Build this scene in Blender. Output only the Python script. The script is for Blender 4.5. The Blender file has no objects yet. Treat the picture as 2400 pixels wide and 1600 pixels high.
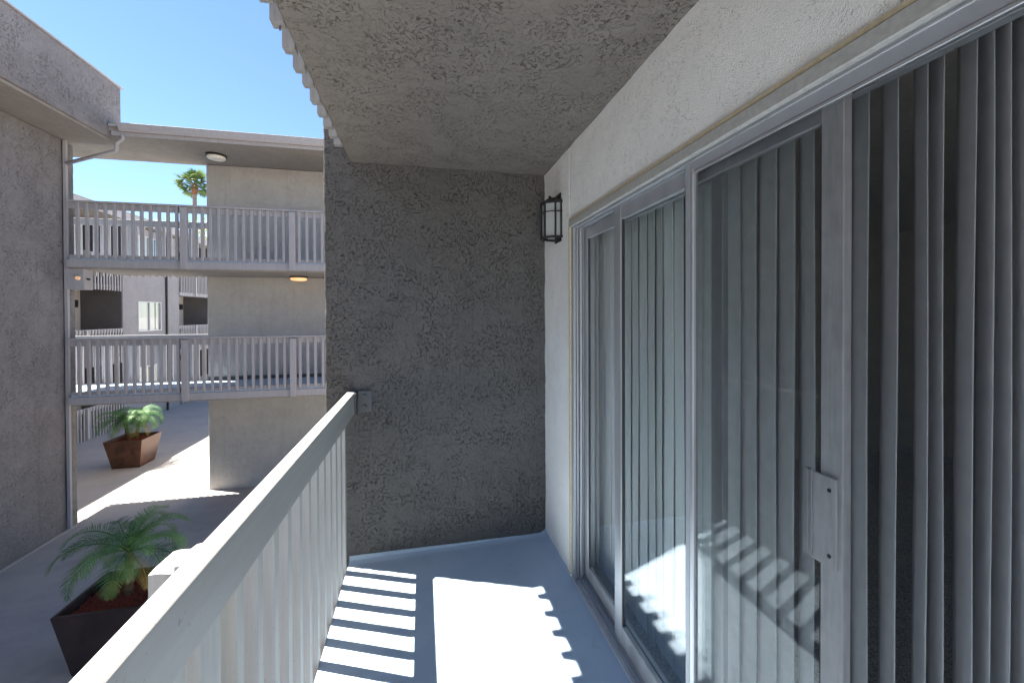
import bpy, bmesh, math, random
from mathutils import Vector, Matrix, noise
R = math.radians
random.seed(7)
SC = bpy.context.scene
COL = SC.collection

# ------------------------------------------------------------------ camera
cam = bpy.data.cameras.new('camera')
camo = bpy.data.objects.new('camera', cam)
COL.objects.link(camo)
SC.camera = camo
F_PX = 970.8
cam.sensor_width = 36.0
cam.lens = 36.0 * F_PX / 2400.0
cam.shift_y = -(800 - 744.0) / 2400.0
cam.clip_start = 0.02
cam.clip_end = 2000
YAW, PITCH, ROLL = R(12.27), R(0.496), R(-0.225)
fw = Vector((math.sin(YAW) * math.cos(PITCH), math.cos(YAW) * math.cos(PITCH), -math.sin(PITCH)))
rt = Vector((math.cos(YAW), -math.sin(YAW), 0))
up = rt.cross(fw)
rt2 = rt * math.cos(ROLL) + up * math.sin(ROLL)
up2 = -rt * math.sin(ROLL) + up * math.cos(ROLL)
m = Matrix((rt2, up2, -fw)).transposed().to_4x4()
m.translation = Vector((0, 0, 1.55))
camo.matrix_world = m

# ------------------------------------------------------------------ sky and sun
SUN = Vector((0.435, -0.198, -1.0)).normalized()      # the way the light travels
elev = math.asin(-SUN.z)
world = bpy.data.worlds.new('World')
SC.world = world
world.use_nodes = True
wn = world.node_tree
bg = wn.nodes['Background']
sky = wn.nodes.new('ShaderNodeTexSky')
sky.sky_type = 'NISHITA'
sky.sun_disc = False
sky.sun_elevation = elev
sky.sun_rotation = math.atan2(-SUN.x, -SUN.y)
sky.altitude = 0
sky.air_density = 0.9
sky.dust_density = 0.0
sky.ozone_density = 5.0
wn.links.new(sky.outputs[0], bg.inputs[0])
bg.inputs[1].default_value = 0.05
sl = bpy.data.lights.new('sun', 'SUN')
sl.energy = 5.0
sl.angle = R(0.53)
sl.color = (1.0, 0.95, 0.86)
slo = bpy.data.objects.new('sun', sl)
slo.rotation_euler = SUN.to_track_quat('-Z', 'Y').to_euler()
slo.location = (-8, 6, 14)
COL.objects.link(slo)
vs = SC.view_settings
vs.view_transform = 'Standard'
vs.look = 'None'
vs.gamma = 1
vs.use_curve_mapping = False
vs.exposure = 2.5

cy = SC.cycles
cy.max_bounces = 14
cy.diffuse_bounces = 7
cy.glossy_bounces = 4
cy.transparent_max_bounces = 32

# ------------------------------------------------------------------ materials
def newmat(name):
    mt = bpy.data.materials.new(name)
    mt.use_nodes = True
    nt = mt.node_tree
    return mt, nt, nt.nodes['Principled BSDF']

def nd(nt, typ, **kw):
    n = nt.nodes.new(typ)
    for k, v in kw.items():
        if k in ('operation', 'blend_type', 'data_type', 'feature', 'noise_dimensions', 'distance', 'interpolation_type', 'bands_direction', 'wave_type'):
            setattr(n, k, v)
        else:
            n.inputs[k].default_value = v
    return n

def coords(nt, scale=(1, 1, 1)):
    tc = nt.nodes.new('ShaderNodeTexCoord')
    mp = nt.nodes.new('ShaderNodeMapping')
    mp.inputs['Scale'].default_value = scale
    nt.links.new(tc.outputs['Object'], mp.inputs[0])
    return mp.outputs[0]

def tex_noise(nt, vec, scale, detail=3, rough=.5, dist=0.0):
    n = nt.nodes.new('ShaderNodeTexNoise')
    n.inputs['Scale'].default_value = scale
    n.inputs['Detail'].default_value = detail
    n.inputs['Roughness'].default_value = rough
    n.inputs['Distortion'].default_value = dist
    nt.links.new(vec, n.inputs['Vector'])
    return n.outputs['Fac']

def remap(nt, val, a, b, c=0.0, d=1.0, smooth=True):
    n = nt.nodes.new('ShaderNodeMapRange')
    n.interpolation_type = 'SMOOTHSTEP' if smooth else 'LINEAR'
    n.inputs['From Min'].default_value = a
    n.inputs['From Max'].default_value = b
    n.inputs['To Min'].default_value = c
    n.inputs['To Max'].default_value = d
    nt.links.new(val, n.inputs['Value'])
    return n.outputs[0]

def mth(nt, op, a, b=None):
    n = nt.nodes.new('ShaderNodeMath')
    n.operation = op
    for i, x in enumerate((a, b)):
        if x is None: continue
        if isinstance(x, (int, float)): n.inputs[i].default_value = x
        else: nt.links.new(x, n.inputs[i])
    return n.outputs[0]

def mixcol(nt, fac, a, b):
    n = nt.nodes.new('ShaderNodeMix')
    n.data_type = 'RGBA'
    if isinstance(fac, (int, float)): n.inputs[0].default_value = fac
    else: nt.links.new(fac, n.inputs[0])
    for i, x in ((6, a), (7, b)):
        if isinstance(x, tuple): n.inputs[i].default_value = (*x, 1)
        else: nt.links.new(x, n.inputs[i])
    return n.outputs[2]

def bump(nt, bs, h, strength, dist):
    b = nt.nodes.new('ShaderNodeBump')
    b.inputs['Strength'].default_value = strength
    b.inputs['Distance'].default_value = dist
    nt.links.new(h, b.inputs['Height'])
    nt.links.new(b.outputs[0], bs.inputs['Normal'])

def mul(c, k): return tuple(x * k for x in c)

def stucco(name, col, rel=0.010, scale=1.0, lace=1.0, grain=0.3, var=0.10, mlo=.22, streak=0.0):
    """skip-trowelled stucco: smooth flats, broken worm-like tears and drag ridges"""
    mt, nt, bs = newmat(name)
    v = coords(nt)
    big = tex_noise(nt, v, 5.0 * scale, 2, .5, .5)
    mask = remap(nt, big, .40, .58, mlo, 1.0)
    # tears: short broken pieces of contour lines, clustered where the trowel skipped
    w1 = tex_noise(nt, v, 34 * scale, 1.5, .5, .5)
    g1 = remap(nt, mth(nt, 'ABSOLUTE', mth(nt, 'SUBTRACT', w1, .5)), 0.0, .05, 1, 0)
    b1 = remap(nt, tex_noise(nt, v, 44 * scale, 1, .5, .2), .55, .64)
    g1 = mth(nt, 'MULTIPLY', g1, mth(nt, 'MULTIPLY', b1, mask))
    w3 = tex_noise(nt, v, 70 * scale, 1.5, .5, .4)
    g3 = remap(nt, mth(nt, 'ABSOLUTE', mth(nt, 'SUBTRACT', w3, .5)), 0.0, .07, 1, 0)
    b3 = remap(nt, tex_noise(nt, v, 60 * scale, 1, .5, .2), .50, .60)
    g3 = mth(nt, 'MULTIPLY', g3, mth(nt, 'MULTIPLY', b3, mask))
    # drag ridges: long thin steps
    w2 = tex_noise(nt, v, 7 * scale, 3, .55, 1.2)
    plate = remap(nt, w2, .485, .515)
    swell = tex_noise(nt, v, 9 * scale, 3, .5)
    fine = tex_noise(nt, v, 150 * scale, 3, .6)
    h = mth(nt, 'MULTIPLY', g1, -1.0 * lace)
    h = mth(nt, 'ADD', h, mth(nt, 'MULTIPLY', g3, -.45 * lace))
    h = mth(nt, 'ADD', h, mth(nt, 'MULTIPLY', plate, .16 * lace))
    h = mth(nt, 'ADD', h, mth(nt, 'MULTIPLY', swell, .9 * lace))
    h = mth(nt, 'ADD', h, mth(nt, 'MULTIPLY', fine, grain))
    bump(nt, bs, h, 1.0, rel)
    tone = tex_noise(nt, v, 2.2 * scale, 4, .6)
    t2 = tex_noise(nt, v, 16 * scale, 3, .6)
    tone = mth(nt, 'ADD', mth(nt, 'MULTIPLY', tone, .6), mth(nt, 'MULTIPLY', t2, .4))
    c = mixcol(nt, remap(nt, tone, .32, .68), mul(col, 1 - var), mul(col, 1 + var))
    if streak:     # rain streaks
        sk = remap(nt, tex_noise(nt, coords(nt, (3.5, 3.5, .22)), 2.0, 5, .65, .3), .50, .75)
        c = mixcol(nt, mth(nt, 'MULTIPLY', sk, streak), c, mul(col, .62))
    nt.links.new(c, bs.inputs['Base Color'])
    bs.inputs['Roughness'].default_value = .9
    bs.inputs['Specular IOR Level'].default_value = .2
    return mt

def paint(name, col, rough=.55, grain=0.0, gscale=(1, 1, 1), var=.06, spec=.3, bd=.002, nscale=22, spots=0.0):
    mt, nt, bs = newmat(name)
    v = coords(nt, gscale)
    t = tex_noise(nt, v, nscale, 4, .6)
    c = mixcol(nt, remap(nt, t, .3, .7), mul(col, 1 - var), mul(col, 1 + var))
    if spots:      # chips, nail holes and grime with shapes of their own
        v1 = coords(nt)
        sp = remap(nt, tex_noise(nt, v1, 70, 2, .5, .6), .70, .76)
        gr = remap(nt, tex_noise(nt, v1, 11, 5, .7, 1.0), .58, .80)
        c = mixcol(nt, mth(nt, 'MULTIPLY', gr, spots * .5), c, mul(col, .55))
        c = mixcol(nt, mth(nt, 'MULTIPLY', sp, spots), c, mul(col, .35))
    nt.links.new(c, bs.inputs['Base Color'])
    bs.inputs['Roughness'].default_value = rough
    bs.inputs['Specular IOR Level'].default_value = spec
    if grain:
        g = tex_noise(nt, v, 60, 4, .65, .4)
        bump(nt, bs, g, grain, bd)
    return mt

def metal(name, col, rough=.4, metallic=.8, var=.08, nscale=14, stretch=(1, 1, .15)):
    mt, nt, bs = newmat(name)
    v = coords(nt, stretch)
    t = tex_noise(nt, v, nscale, 4, .6)
    nt.links.new(mixcol(nt, remap(nt, t, .3, .7), mul(col, 1 - var), mul(col, 1 + var)), bs.inputs['Base Color'])
    nt.links.new(remap(nt, t, .3, .7, rough - .08, rough + .1), bs.inputs['Roughness'])
    bs.inputs['Metallic'].default_value = metallic
    return mt

M = {}
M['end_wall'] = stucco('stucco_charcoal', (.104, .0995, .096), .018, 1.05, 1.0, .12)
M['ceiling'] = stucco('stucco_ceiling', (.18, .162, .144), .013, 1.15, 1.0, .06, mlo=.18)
M['door_wall'] = stucco('stucco_offwhite', (.91, .90, .875), .007, 1.9, .5, .9, .03)
M['court'] = stucco('stucco_grey', (.205, .19, .188), .018, .6, 1.0, .25, .15, streak=.45)
M['tower'] = stucco('stucco_warm_grey', (.42, .40, .375), .009, .7, .7, .3, .08, streak=.3)
M['soffit'] = stucco('stucco_soffit', (.26, .24, .22), .010, .8, .8, .25, .08)
M['dark_wall'] = stucco('stucco_dark', (.11, .105, .108), .008, .8, .6, .25, .08)
M['far_wall'] = stucco('stucco_far', (.26, .252, .262), .010, .7, .6, .25, .08)
M['wood'] = paint('painted_wood', (.40, .395, .385), .6, .7, (14, 14, .9), .09, .25, .004, 2, spots=.4)
M['wood_end'] = paint('weathered_painted_wood', (.34, .335, .33), .8, .9, (14, 14, .9), .16, .15, .006, 2)
M['wood_rail'] = paint('painted_rail', (.30, .30, .295), .5, .2, (8, .5, 8), .05, .3, .002, 3, spots=.45)
M['wood_grey'] = paint('painted_wood_grey', (.33, .315, .322), .6, .25, (10, 10, 1), .06, .25, .003, 3)
M['far_white'] = paint('far_white_paint', (.37, .36, .37), .6, 0, var=.04)
M['trim_cream'] = paint('cream_trim', (.52, .45, .31), .7, .2, (3, 3, 3), .12)
M['trim_grey'] = paint('grey_trim', (.37, .365, .35), .65, .3, (3, 3, 3), .10)
M['alu'] = metal('aluminium', (.42, .43, .45), .38, .5)
M['alu_dull'] = metal('dull_aluminium', (.56, .56, .575), .5, .15, .10, 30, (3, 3, .3))
M['alu_grey'] = paint('grey_painted_aluminium', (.30, .315, .34), .4, 0, var=.04, spec=.5)
M['dark_gasket'] = paint('dark_gasket', (.035, .035, .035), .6)
M['black'] = paint('black_enamel', (.012, .012, .014), .45, .2, (2, 2, 2), spec=.5)
M['room_wall'] = paint('room_wall', (.50, .46, .38), .9)
M['slat'] = paint('vinyl_slat', (.68, .68, .695), .5, 0, var=.03, spec=.35)
M['bolt'] = paint('painted_steel', (.085, .085, .09), .5, .1, spec=.4)
M['trunk'] = paint('palm_trunk', (.12, .085, .05), .9, .9, (1, 1, 3), .35, .1, .01, 25)
M['trunk_tall'] = paint('tall_palm_trunk', (.19, .15, .13), .9, .5, (1, 1, 3), .2, .1, .02, 4)
M['trunk_skirt'] = paint('palm_skirt', (.17, .09, .06), .9, .5, (1, 1, 1), .3, .1, .02, 8)
M['lantern_glass'] = paint('frosted_glass', (.34, .36, .36), .25, 0, var=.03, spec=.5)
M['lens'] = paint('frosted_lens', (.75, .73, .66), .35, 0, var=.02)
M['curtain'] = paint('pale_curtain', (.55, .54, .50), .9, 0, (30, 30, .1), .10, nscale=3)
M['roofing'] = paint('roof_edge', (.33, .32, .33), .7, .2)

def floor_mat():
    mt, nt, bs = newmat('blue_grey_deck_coating')
    v = coords(nt)
    a = tex_noise(nt, v, 3.0, 5, .6)
    b = tex_noise(nt, v, 120, 2, .5)
    col = mixcol(nt, remap(nt, a, .35, .65), (.38, .475, .585), (.43, .525, .63))
    sp = remap(nt, b, .70, .74)
    col = mixcol(nt, mth(nt, 'MULTIPLY', sp, .25), col, (.25, .27, .30))
    dirt = remap(nt, tex_noise(nt, v, 9, 5, .7, .8), .56, .74)
    col = mixcol(nt, mth(nt, 'MULTIPLY', dirt, .38), col, (.26, .29, .31))
    nt.links.new(col, bs.inputs['Base Color'])
    nt.links.new(remap(nt, a, .3, .7, .42, .58), bs.inputs['Roughness'])
    h = mth(nt, 'ADD', tex_noise(nt, v, 2.2, 3), mth(nt, 'MULTIPLY', tex_noise(nt, v, 160, 3), .05))
    bump(nt, bs, h, .5, .008)
    return mt
M['floor'] = floor_mat()

def ground_mat():
    mt, nt, bs = newmat('courtyard_concrete')
    v = coords(nt)
    a = tex_noise(nt, v, .55, 6, .62, .4)
    b = tex_noise(nt, v, 6, 5, .65)
    s = tex_noise(nt, coords(nt, (.25, 1.6, 1)), 1.3, 5, .6, .5)
    t = mth(nt, 'ADD', mth(nt, 'MULTIPLY', a, .5), mth(nt, 'ADD', mth(nt, 'MULTIPLY', b, .2), mth(nt, 'MULTIPLY', s, .3)))
    col = mixcol(nt, remap(nt, t, .38, .62), (.33, .30, .28), (.41, .37, .335))
    sp = remap(nt, tex_noise(nt, v, 30, 2), .74, .80)
    col = mixcol(nt, mth(nt, 'MULTIPLY', sp, .35), col, (.15, .14, .13))
    nt.links.new(col, bs.inputs['Base Color'])
    bs.inputs['Roughness'].default_value = .65
    bs.inputs['Specular IOR Level'].default_value = .3
    bump(nt, bs, tex_noise(nt, v, 80, 4), .25, .004)
    return mt
M['ground'] = ground_mat()

def carpet_mat():
    mt, nt, bs = newmat('speckled_carpet')
    v = coords(nt)
    a = tex_noise(nt, v, 130, 3, .7)
    nt.links.new(mixcol(nt, remap(nt, a, .4, .6), (.16, .155, .14), (.42, .41, .38)), bs.inputs['Base Color'])
    bs.inputs['Roughness'].default_value = 1
    bump(nt, bs, a, 1, .01)
    return mt
M['carpet'] = carpet_mat()

def glass_mat(name, tint, ior=1.5, boost=1.0, rough=0.0, wav=0.0):
    mt = bpy.data.materials.new(name)
    mt.use_nodes = True
    nt = mt.node_tree
    nt.nodes.clear()
    out = nt.nodes.new('ShaderNodeOutputMaterial')
    tr = nt.nodes.new('ShaderNodeBsdfTransparent')
    tr.inputs[0].default_value = (*tint, 1)
    gl = nt.nodes.new('ShaderNodeBsdfGlossy')
    gl.inputs['Roughness'].default_value = rough
    gl.inputs['Color'].default_value = (.95, .98, 1, 1)
    mx = nt.nodes.new('ShaderNodeMixShader')
    # Schlick reflectance, the same from both sides of the pane
    ge = nt.nodes.new('ShaderNodeNewGeometry')
    dp = nt.nodes.new('ShaderNodeVectorMath'); dp.operation = 'DOT_PRODUCT'
    nt.links.new(ge.outputs['Incoming'], dp.inputs[0])
    nt.links.new(ge.outputs['Normal'], dp.inputs[1])
    c = mth(nt, 'SUBTRACT', 1.0, mth(nt, 'ABSOLUTE', dp.outputs['Value']))
    r0 = ((ior - 1) / (ior + 1)) ** 2
    f = mth(nt, 'MULTIPLY', mth(nt, 'ADD', mth(nt, 'MULTIPLY', mth(nt, 'POWER', c, 5.0), 1 - r0), r0), boost)
    if wav:
        v = coords(nt)
        b = nt.nodes.new('ShaderNodeBump')
        b.inputs['Strength'].default_value = 1
        b.inputs['Distance'].default_value = wav
        nt.links.new(tex_noise(nt, v, 1.6, 1), b.inputs['Height'])
        nt.links.new(b.outputs[0], gl.inputs['Normal'])
    nt.links.new(f, mx.inputs[0])
    nt.links.new(tr.outputs[0], mx.inputs[1])
    nt.links.new(gl.outputs[0], mx.inputs[2])
    nt.links.new(mx.outputs[0], out.inputs[0])
    return mt
M['glass'] = glass_mat('door_glass', (.965, .98, .975), 1.52, 1.05, 0.0, .00005)
M['far_glass'] = glass_mat('window_glass', (.97, .99, .99), 1.6, 1.0)

def mesh_mat():
    mt = bpy.data.materials.new('insect_screen')
    mt.use_nodes = True
    nt = mt.node_tree
    nt.nodes.clear()
    out = nt.nodes.new('ShaderNodeOutputMaterial')
    tr = nt.nodes.new('ShaderNodeBsdfTransparent')
    df = nt.nodes.new('ShaderNodeBsdfDiffuse')
    df.inputs[0].default_value = (.045, .047, .05, 1)
    mx = nt.nodes.new('ShaderNodeMixShader')
    v = coords(nt)
    # the weave: fibreglass threads, coarse enough here to beat against what lies behind
    wv = nt.nodes.new('ShaderNodeTexNoise')
    wv.inputs['Scale'].default_value = 25
    nt.links.new(v, wv.inputs['Vector'])
    fac = remap(nt, wv.outputs['Fac'], .3, .7, .23, .25)
    nt.links.new(fac, mx.inputs[0])
    nt.links.new(tr.outputs[0], mx.inputs[1])
    nt.links.new(df.outputs[0], mx.inputs[2])
    nt.links.new(mx.outputs[0], out.inputs[0])
    return mt
M['mesh'] = mesh_mat()

def leaf_mat(name, c1, c2, scale=6, rough=.5, transl=.35):
    mt, nt, bs = newmat(name)
    v = coords(nt)
    oi = nt.nodes.new('ShaderNodeObjectInfo')
    t = tex_noise(nt, v, scale, 3, .6)
    t = mth(nt, 'ADD', mth(nt, 'MULTIPLY', t, .7), mth(nt, 'MULTIPLY', oi.outputs['Random'], .3))
    c = mixcol(nt, remap(nt, t, .3, .7), c1, c2)
    nt.links.new(c, bs.inputs['Base Color'])
    bs.inputs['Roughness'].default_value = rough
    tl = nt.nodes.new('ShaderNodeBsdfTranslucent')
    nt.links.new(c, tl.inputs[0])
    mx = nt.nodes.new('ShaderNodeMixShader')
    mx.inputs[0].default_value = transl
    nt.links.new(bs.outputs[0], mx.inputs[1])
    nt.links.new(tl.outputs[0], mx.inputs[2])
    nt.links.new(mx.outputs[0], nt.nodes['Material Output'].inputs[0])
    return mt
M['frond'] = leaf_mat('palm_frond', (.05, .13, .045), (.13, .27, .07))
M['frond_yellow'] = leaf_mat('palm_frond_old', (.22, .20, .03), (.36, .27, .06))
M['frond_tall'] = leaf_mat('fan_palm_leaf', (.03, .07, .02), (.11, .17, .05), 1.0)
M['tree_leaf'] = leaf_mat('tree_leaf', (.10, .14, .02), (.30, .33, .05), .9)

def planter_mat(name, c1, c2, rough):
    mt, nt, bs = newmat(name)
    v = coords(nt)
    a = tex_noise(nt, v, 4, 5, .65, .8)
    nt.links.new(mixcol(nt, remap(nt, a, .3, .7), c1, c2), bs.inputs['Base Color'])
    nt.links.new(remap(nt, a, .3, .7, rough - .08, rough + .12), bs.inputs['Roughness'])
    bs.inputs['Metallic'].default_value = .25
    scr = tex_noise(nt, coords(nt, (1, 1, .3)), 60, 4, .7)
    bump(nt, bs, scr, .12, .003)
    return mt
M['planter'] = planter_mat('rust_brown_planter', (.055, .026, .017), (.12, .055, .032), .42)
M['planter_dark'] = planter_mat('dark_bronze_planter', (.030, .020, .020), (.050, .033, .032), .38)

def mulch_mat():
    mt, nt, bs = newmat('red_bark_mulch')
    v = coords(nt)
    a = tex_noise(nt, v, 45, 3, .7)
    nt.links.new(mixcol(nt, remap(nt, a, .3, .7), (.06, .014, .008), (.30, .055, .03)), bs.inputs['Base Color'])
    bs.inputs['Roughness'].default_value = .9
    bump(nt, bs, a, .8, .008)
    return mt
M['mulch'] = mulch_mat()

def glow(name, col, strength):
    mt, nt, bs = newmat(name)
    bs.inputs['Base Color'].default_value = (.8, .6, .4, 1)
    bs.inputs['Emission Color'].default_value = (*col, 1)
    bs.inputs['Emission Strength'].default_value = strength
    bs.inputs['Roughness'].default_value = .4
    return mt
M['glow'] = glow('lit_lens', (1.0, .52, .18), .16)
M['glow_dim'] = glow('dim_lens', (1.0, .5, .18), .06)

# ------------------------------------------------------------------ mesh helpers
class MB:
    def __init__(s): s.v = []; s.f = []
    def add(s, vs_, fs):
        o = len(s.v)
        s.v += [tuple(p) for p in vs_]
        s.f += [tuple(i + o for i in f) for f in fs]
        return s
    def box(s, x0, x1, y0, y1, z0, z1):
        return s.add([(x0, y0, z0), (x1, y0, z0), (x1, y1, z0), (x0, y1, z0), (x0, y0, z1), (x1, y0, z1), (x1, y1, z1), (x0, y1, z1)],
                     [(0, 3, 2, 1), (4, 5, 6, 7), (0, 1, 5, 4), (1, 2, 6, 5), (2, 3, 7, 6), (3, 0, 4, 7)])
    def hexa(s, p): # 8 corners, bottom ring then top ring
        return s.add(p, [(0, 3, 2, 1), (4, 5, 6, 7), (0, 1, 5, 4), (1, 2, 6, 5), (2, 3, 7, 6), (3, 0, 4, 7)])
    def prism(s, poly, z0, z1):
        n = len(poly)
        return s.add([(x, y, z0) for x, y in poly] + [(x, y, z1) for x, y in poly],
                     [tuple(range(n - 1, -1, -1)), tuple(range(n, 2 * n))] + [(i, (i + 1) % n, n + (i + 1) % n, n + i) for i in range(n)])
    def tube(s, pts, rad, n=8, cap=True):
        pts = [Vector(p) for p in pts]
        if not hasattr(rad, '__len__'): rad = [rad] * len(pts)
        o = len(s.v)
        for i, p in enumerate(pts):
            d = (pts[min(i + 1, len(pts) - 1)] - pts[max(i - 1, 0)]).normalized()
            a = d.orthogonal().normalized() if abs(d.z) > .95 else d.cross(Vector((0, 0, 1))).normalized()
            if abs(d.z) > .95: a = Vector((1, 0, 0)); a = (a - d * a.dot(d)).normalized()
            b = d.cross(a)
            for k in range(n):
                t = 2 * math.pi * k / n + math.pi / n
                s.v.append(tuple(p + a * math.cos(t) * rad[i] + b * math.sin(t) * rad[i]))
        for i in range(len(pts) - 1):
            for k in range(n):
                a0 = o + i * n + k; a1 = o + i * n + (k + 1) % n
                s.f.append((a0, a1, a1 + n, a0 + n))
        if cap:
            s.f.append(tuple(o + k for k in range(n - 1, -1, -1)))
            e = o + (len(pts) - 1) * n
            s.f.append(tuple(e + k for k in range(n)))
        return s
    def mesh(s, name, mat, bevel=0, seg=1, smooth=False, off=(0, 0, 0)):
        me = bpy.data.meshes.new(name)
        ox, oy, oz = off
        me.from_pydata([(x - ox, y - oy, z - oz) for x, y, z in s.v], [], s.f)
        bm = bmesh.new(); bm.from_mesh(me)
        bmesh.ops.recalc_face_normals(bm, faces=bm.faces)
        if bevel:
            bmesh.ops.bevel(bm, geom=list(bm.edges), offset=bevel, segments=seg, affect='EDGES', profile=.5, clamp_overlap=True)
        bm.to_mesh(me); bm.free()
        if smooth:
            for p in me.polygons: p.use_smooth = True
        me.materials.append(mat)
        return me
    def build(s, name, mat, parent=None, **kw):
        off = kw.pop('off', None)
        if off is None:
            off = wloc(parent) if parent else (0, 0, 0)
        return link(name, s.mesh(name, mat, off=off, **kw), parent)

def wloc(o):
    v = Vector((0, 0, 0))
    while o is not None:
        v += o.location; o = o.parent
    return v

def link(name, me, parent=None, loc=(0, 0, 0), rot=(0, 0, 0)):
    o = bpy.data.objects.new(name, me)
    COL.objects.link(o)
    o.parent = parent
    o.location = loc
    o.rotation_euler = rot
    return o

def tag(o, label=None, cat=None, group=None, kind=None):
    if label: o['label'] = label
    if cat: o['category'] = cat
    if group: o['group'] = group
    if kind: o['kind'] = kind
    return o

def thing(name, label, cat, loc=(0, 0, 0), group=None):
    o = bpy.data.objects.new(name, None)
    o.empty_display_size = .1
    COL.objects.link(o)
    o.location = loc
    return tag(o, label, cat, group)

def part(name, mat, parent, *boxes, **kw):
    b = MB()
    for x in boxes: b.box(*x)
    return b.build(name, mat, parent, **kw)

def rough_box(name, mat, parent, bx, step=.04, amp=.004, rnd=.012, sc=6.0, fine=0.0):
    """stucco block: rounded, slightly uneven surface"""
    x0, x1, y0, y1, z0, z1 = bx
    bm = bmesh.new()
    bmesh.ops.create_cube(bm, size=1)
    for v in bm.verts:
        v.co = Vector(((x0 + x1) / 2 + v.co.x * (x1 - x0), (y0 + y1) / 2 + v.co.y * (y1 - y0), (z0 + z1) / 2 + v.co.z * (z1 - z0)))
    if rnd:
        bmesh.ops.bevel(bm, geom=list(bm.edges), offset=rnd, segments=3, affect='EDGES', profile=.5)
    dims = ((0, x0, x1), (1, y0, y1), (2, z0, z1))
    for ax, a, b in dims:
        n = max(1, int((b - a) / step))
        for i in range(1, n):
            co = [0, 0, 0]; co[ax] = a + (b - a) * i / n
            no = [0, 0, 0]; no[ax] = 1
            bmesh.ops.bisect_plane(bm, geom=list(bm.verts) + list(bm.edges) + list(bm.faces), plane_co=co, plane_no=no, dist=1e-5)
    bm.normal_update()
    offs = {}
    for v in bm.verts:
        n1 = noise.noise(v.co * sc) + .6 * noise.noise(v.co * sc * 3.1 + Vector((7, 3, 1)))
        offs[v] = v.normal * (n1 * amp + fine * noise.noise(v.co * 45))
    for v, d in offs.items(): v.co += d
    o = wloc(parent) if parent else Vector((0, 0, 0))
    for v in bm.verts: v.co -= o
    me = bpy.data.meshes.new(name)
    bm.to_mesh(me); bm.free()
    for p in me.polygons: p.use_smooth = True
    me.materials.append(mat)
    return link(name, me, parent)

G = -2.62          # courtyard ground
LV = 2.66          # upper walkway level

# ================================================================== the setting
g = MB()
g.add([(-600, -300, G), (600, -300, G), (600, 900, G), (-600, 900, G)], [(0, 1, 2, 3)])
tag(g.build('ground', M['ground']), kind='structure')

# ---- own balcony: floor
fl = MB()
XS, XD, YF, YN = -0.462, 0.846, 2.80, -1.2      # slab edge, door wall, end wall, behind the camera
nx, ny = 22, 40
def fz(x, y):   # the coating falls towards the open edge and coves up at the walls
    d = (x - XS) / (XD - XS)
    z = -.030 * (1 - d) ** 1.0
    z += .0015 * noise.noise(Vector((x * 2.5, y * 2.5, 0)))
    cw = max(0, 1 - (YF - y) / .055); z += .012 * cw * cw
    cd = max(0, 1 - (XD - x) / .05) if y > 2.30 else 0; z += .025 * cd * cd
    return z
xs = [XS + (XD + .03 - XS) * i / 60 for i in range(61)]
ys = [YN + (YF - .25 - YN) * i / 70 for i in range(70)] + [YF - .25 + .27 * i / 26 for i in range(36)]
vv = [(x, y, fz(x, min(y, YF))) for y in ys for x in xs]
nn = len(xs)
ff = [(j * nn + i, j * nn + i + 1, (j + 1) * nn + i + 1, (j + 1) * nn + i) for j in range(len(ys) - 1) for i in range(nn - 1)]
fl.add(vv, ff)
o = fl.build('balcony_floor', M['floor'], smooth=True)
tag(o, kind='structure')
part('slab', M['court'], o, (XS + .004, XD + .15, YN, YF - .004, -.22, -.036))

# ---- end wall, door wall, ceiling
ew = thing('balcony_end_wall', 'dark charcoal stucco end wall closing off the near balcony', 'wall', (0, YF, -.3))
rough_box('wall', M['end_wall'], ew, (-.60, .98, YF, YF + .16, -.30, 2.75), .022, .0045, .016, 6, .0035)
part('base_flashing', M['floor'], ew, (-.462, .846, YF - .007, YF + .004, -.03, .008), bevel=.003)

OY0, OY1, OZ = -.55, 2.28, 2.085     # door opening
dw = thing('door_wall', 'off-white textured stucco wall around the sliding patio door', 'wall', (.9, 2.5, 0))
rough_box('wall', M['door_wall'], dw, (.846, .99, OY1 + .012, YF + .02, -.05, 2.60), .035, .0035, .012, 7)
hd = rough_box('header', M['door_wall'], dw, (.846, .99, YN, OY1 + .015, OZ + .012, 2.60), .035, .003, .010, 7)
rough_box('wall', M['door_wall'], dw, (.846, .99, YN, OY0 - .012, -.05, OZ + .01), .06, .003, .012, 7)

ce = thing('balcony_ceiling', 'brown-grey textured stucco ceiling over the near balcony', 'ceiling', (.2, 1, 2.52))
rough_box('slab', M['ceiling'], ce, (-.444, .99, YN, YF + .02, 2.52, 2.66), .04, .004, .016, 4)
# ---- living room behind the door
rm = thing('living_room', 'dim beige living room seen between the door blinds', 'room', (2.5, 1, 0))
part('carpet', M['carpet'], rm, (.955, 5.2, -2.6, 3.6, -.06, .012))
part('wall', M['room_wall'], rm, (5.2, 5.3, -2.6, 3.6, .0, 2.5))
part('wall', M['room_wall'], rm, (.992, 5.2, 3.6, 3.7, .0, 2.5))
part('wall', M['room_wall'], rm, (.992, 5.2, -2.7, -2.6, .0, 2.5))
part('wall', M['room_wall'], rm, (.992, 1.06, -2.6, OY0 - .02, .0, 2.5))
part('wall', M['room_wall'], rm, (.992, 1.06, OY1 + .10, 3.6, .0, 2.5))
part('ceiling', M['room_wall'], rm, (.992, 5.3, -2.7, 3.7, 2.44, 2.52))
part('baseboard', M['far_white'], rm, (5.185, 5.2, -2.6, 3.6, .012, .09))

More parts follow.
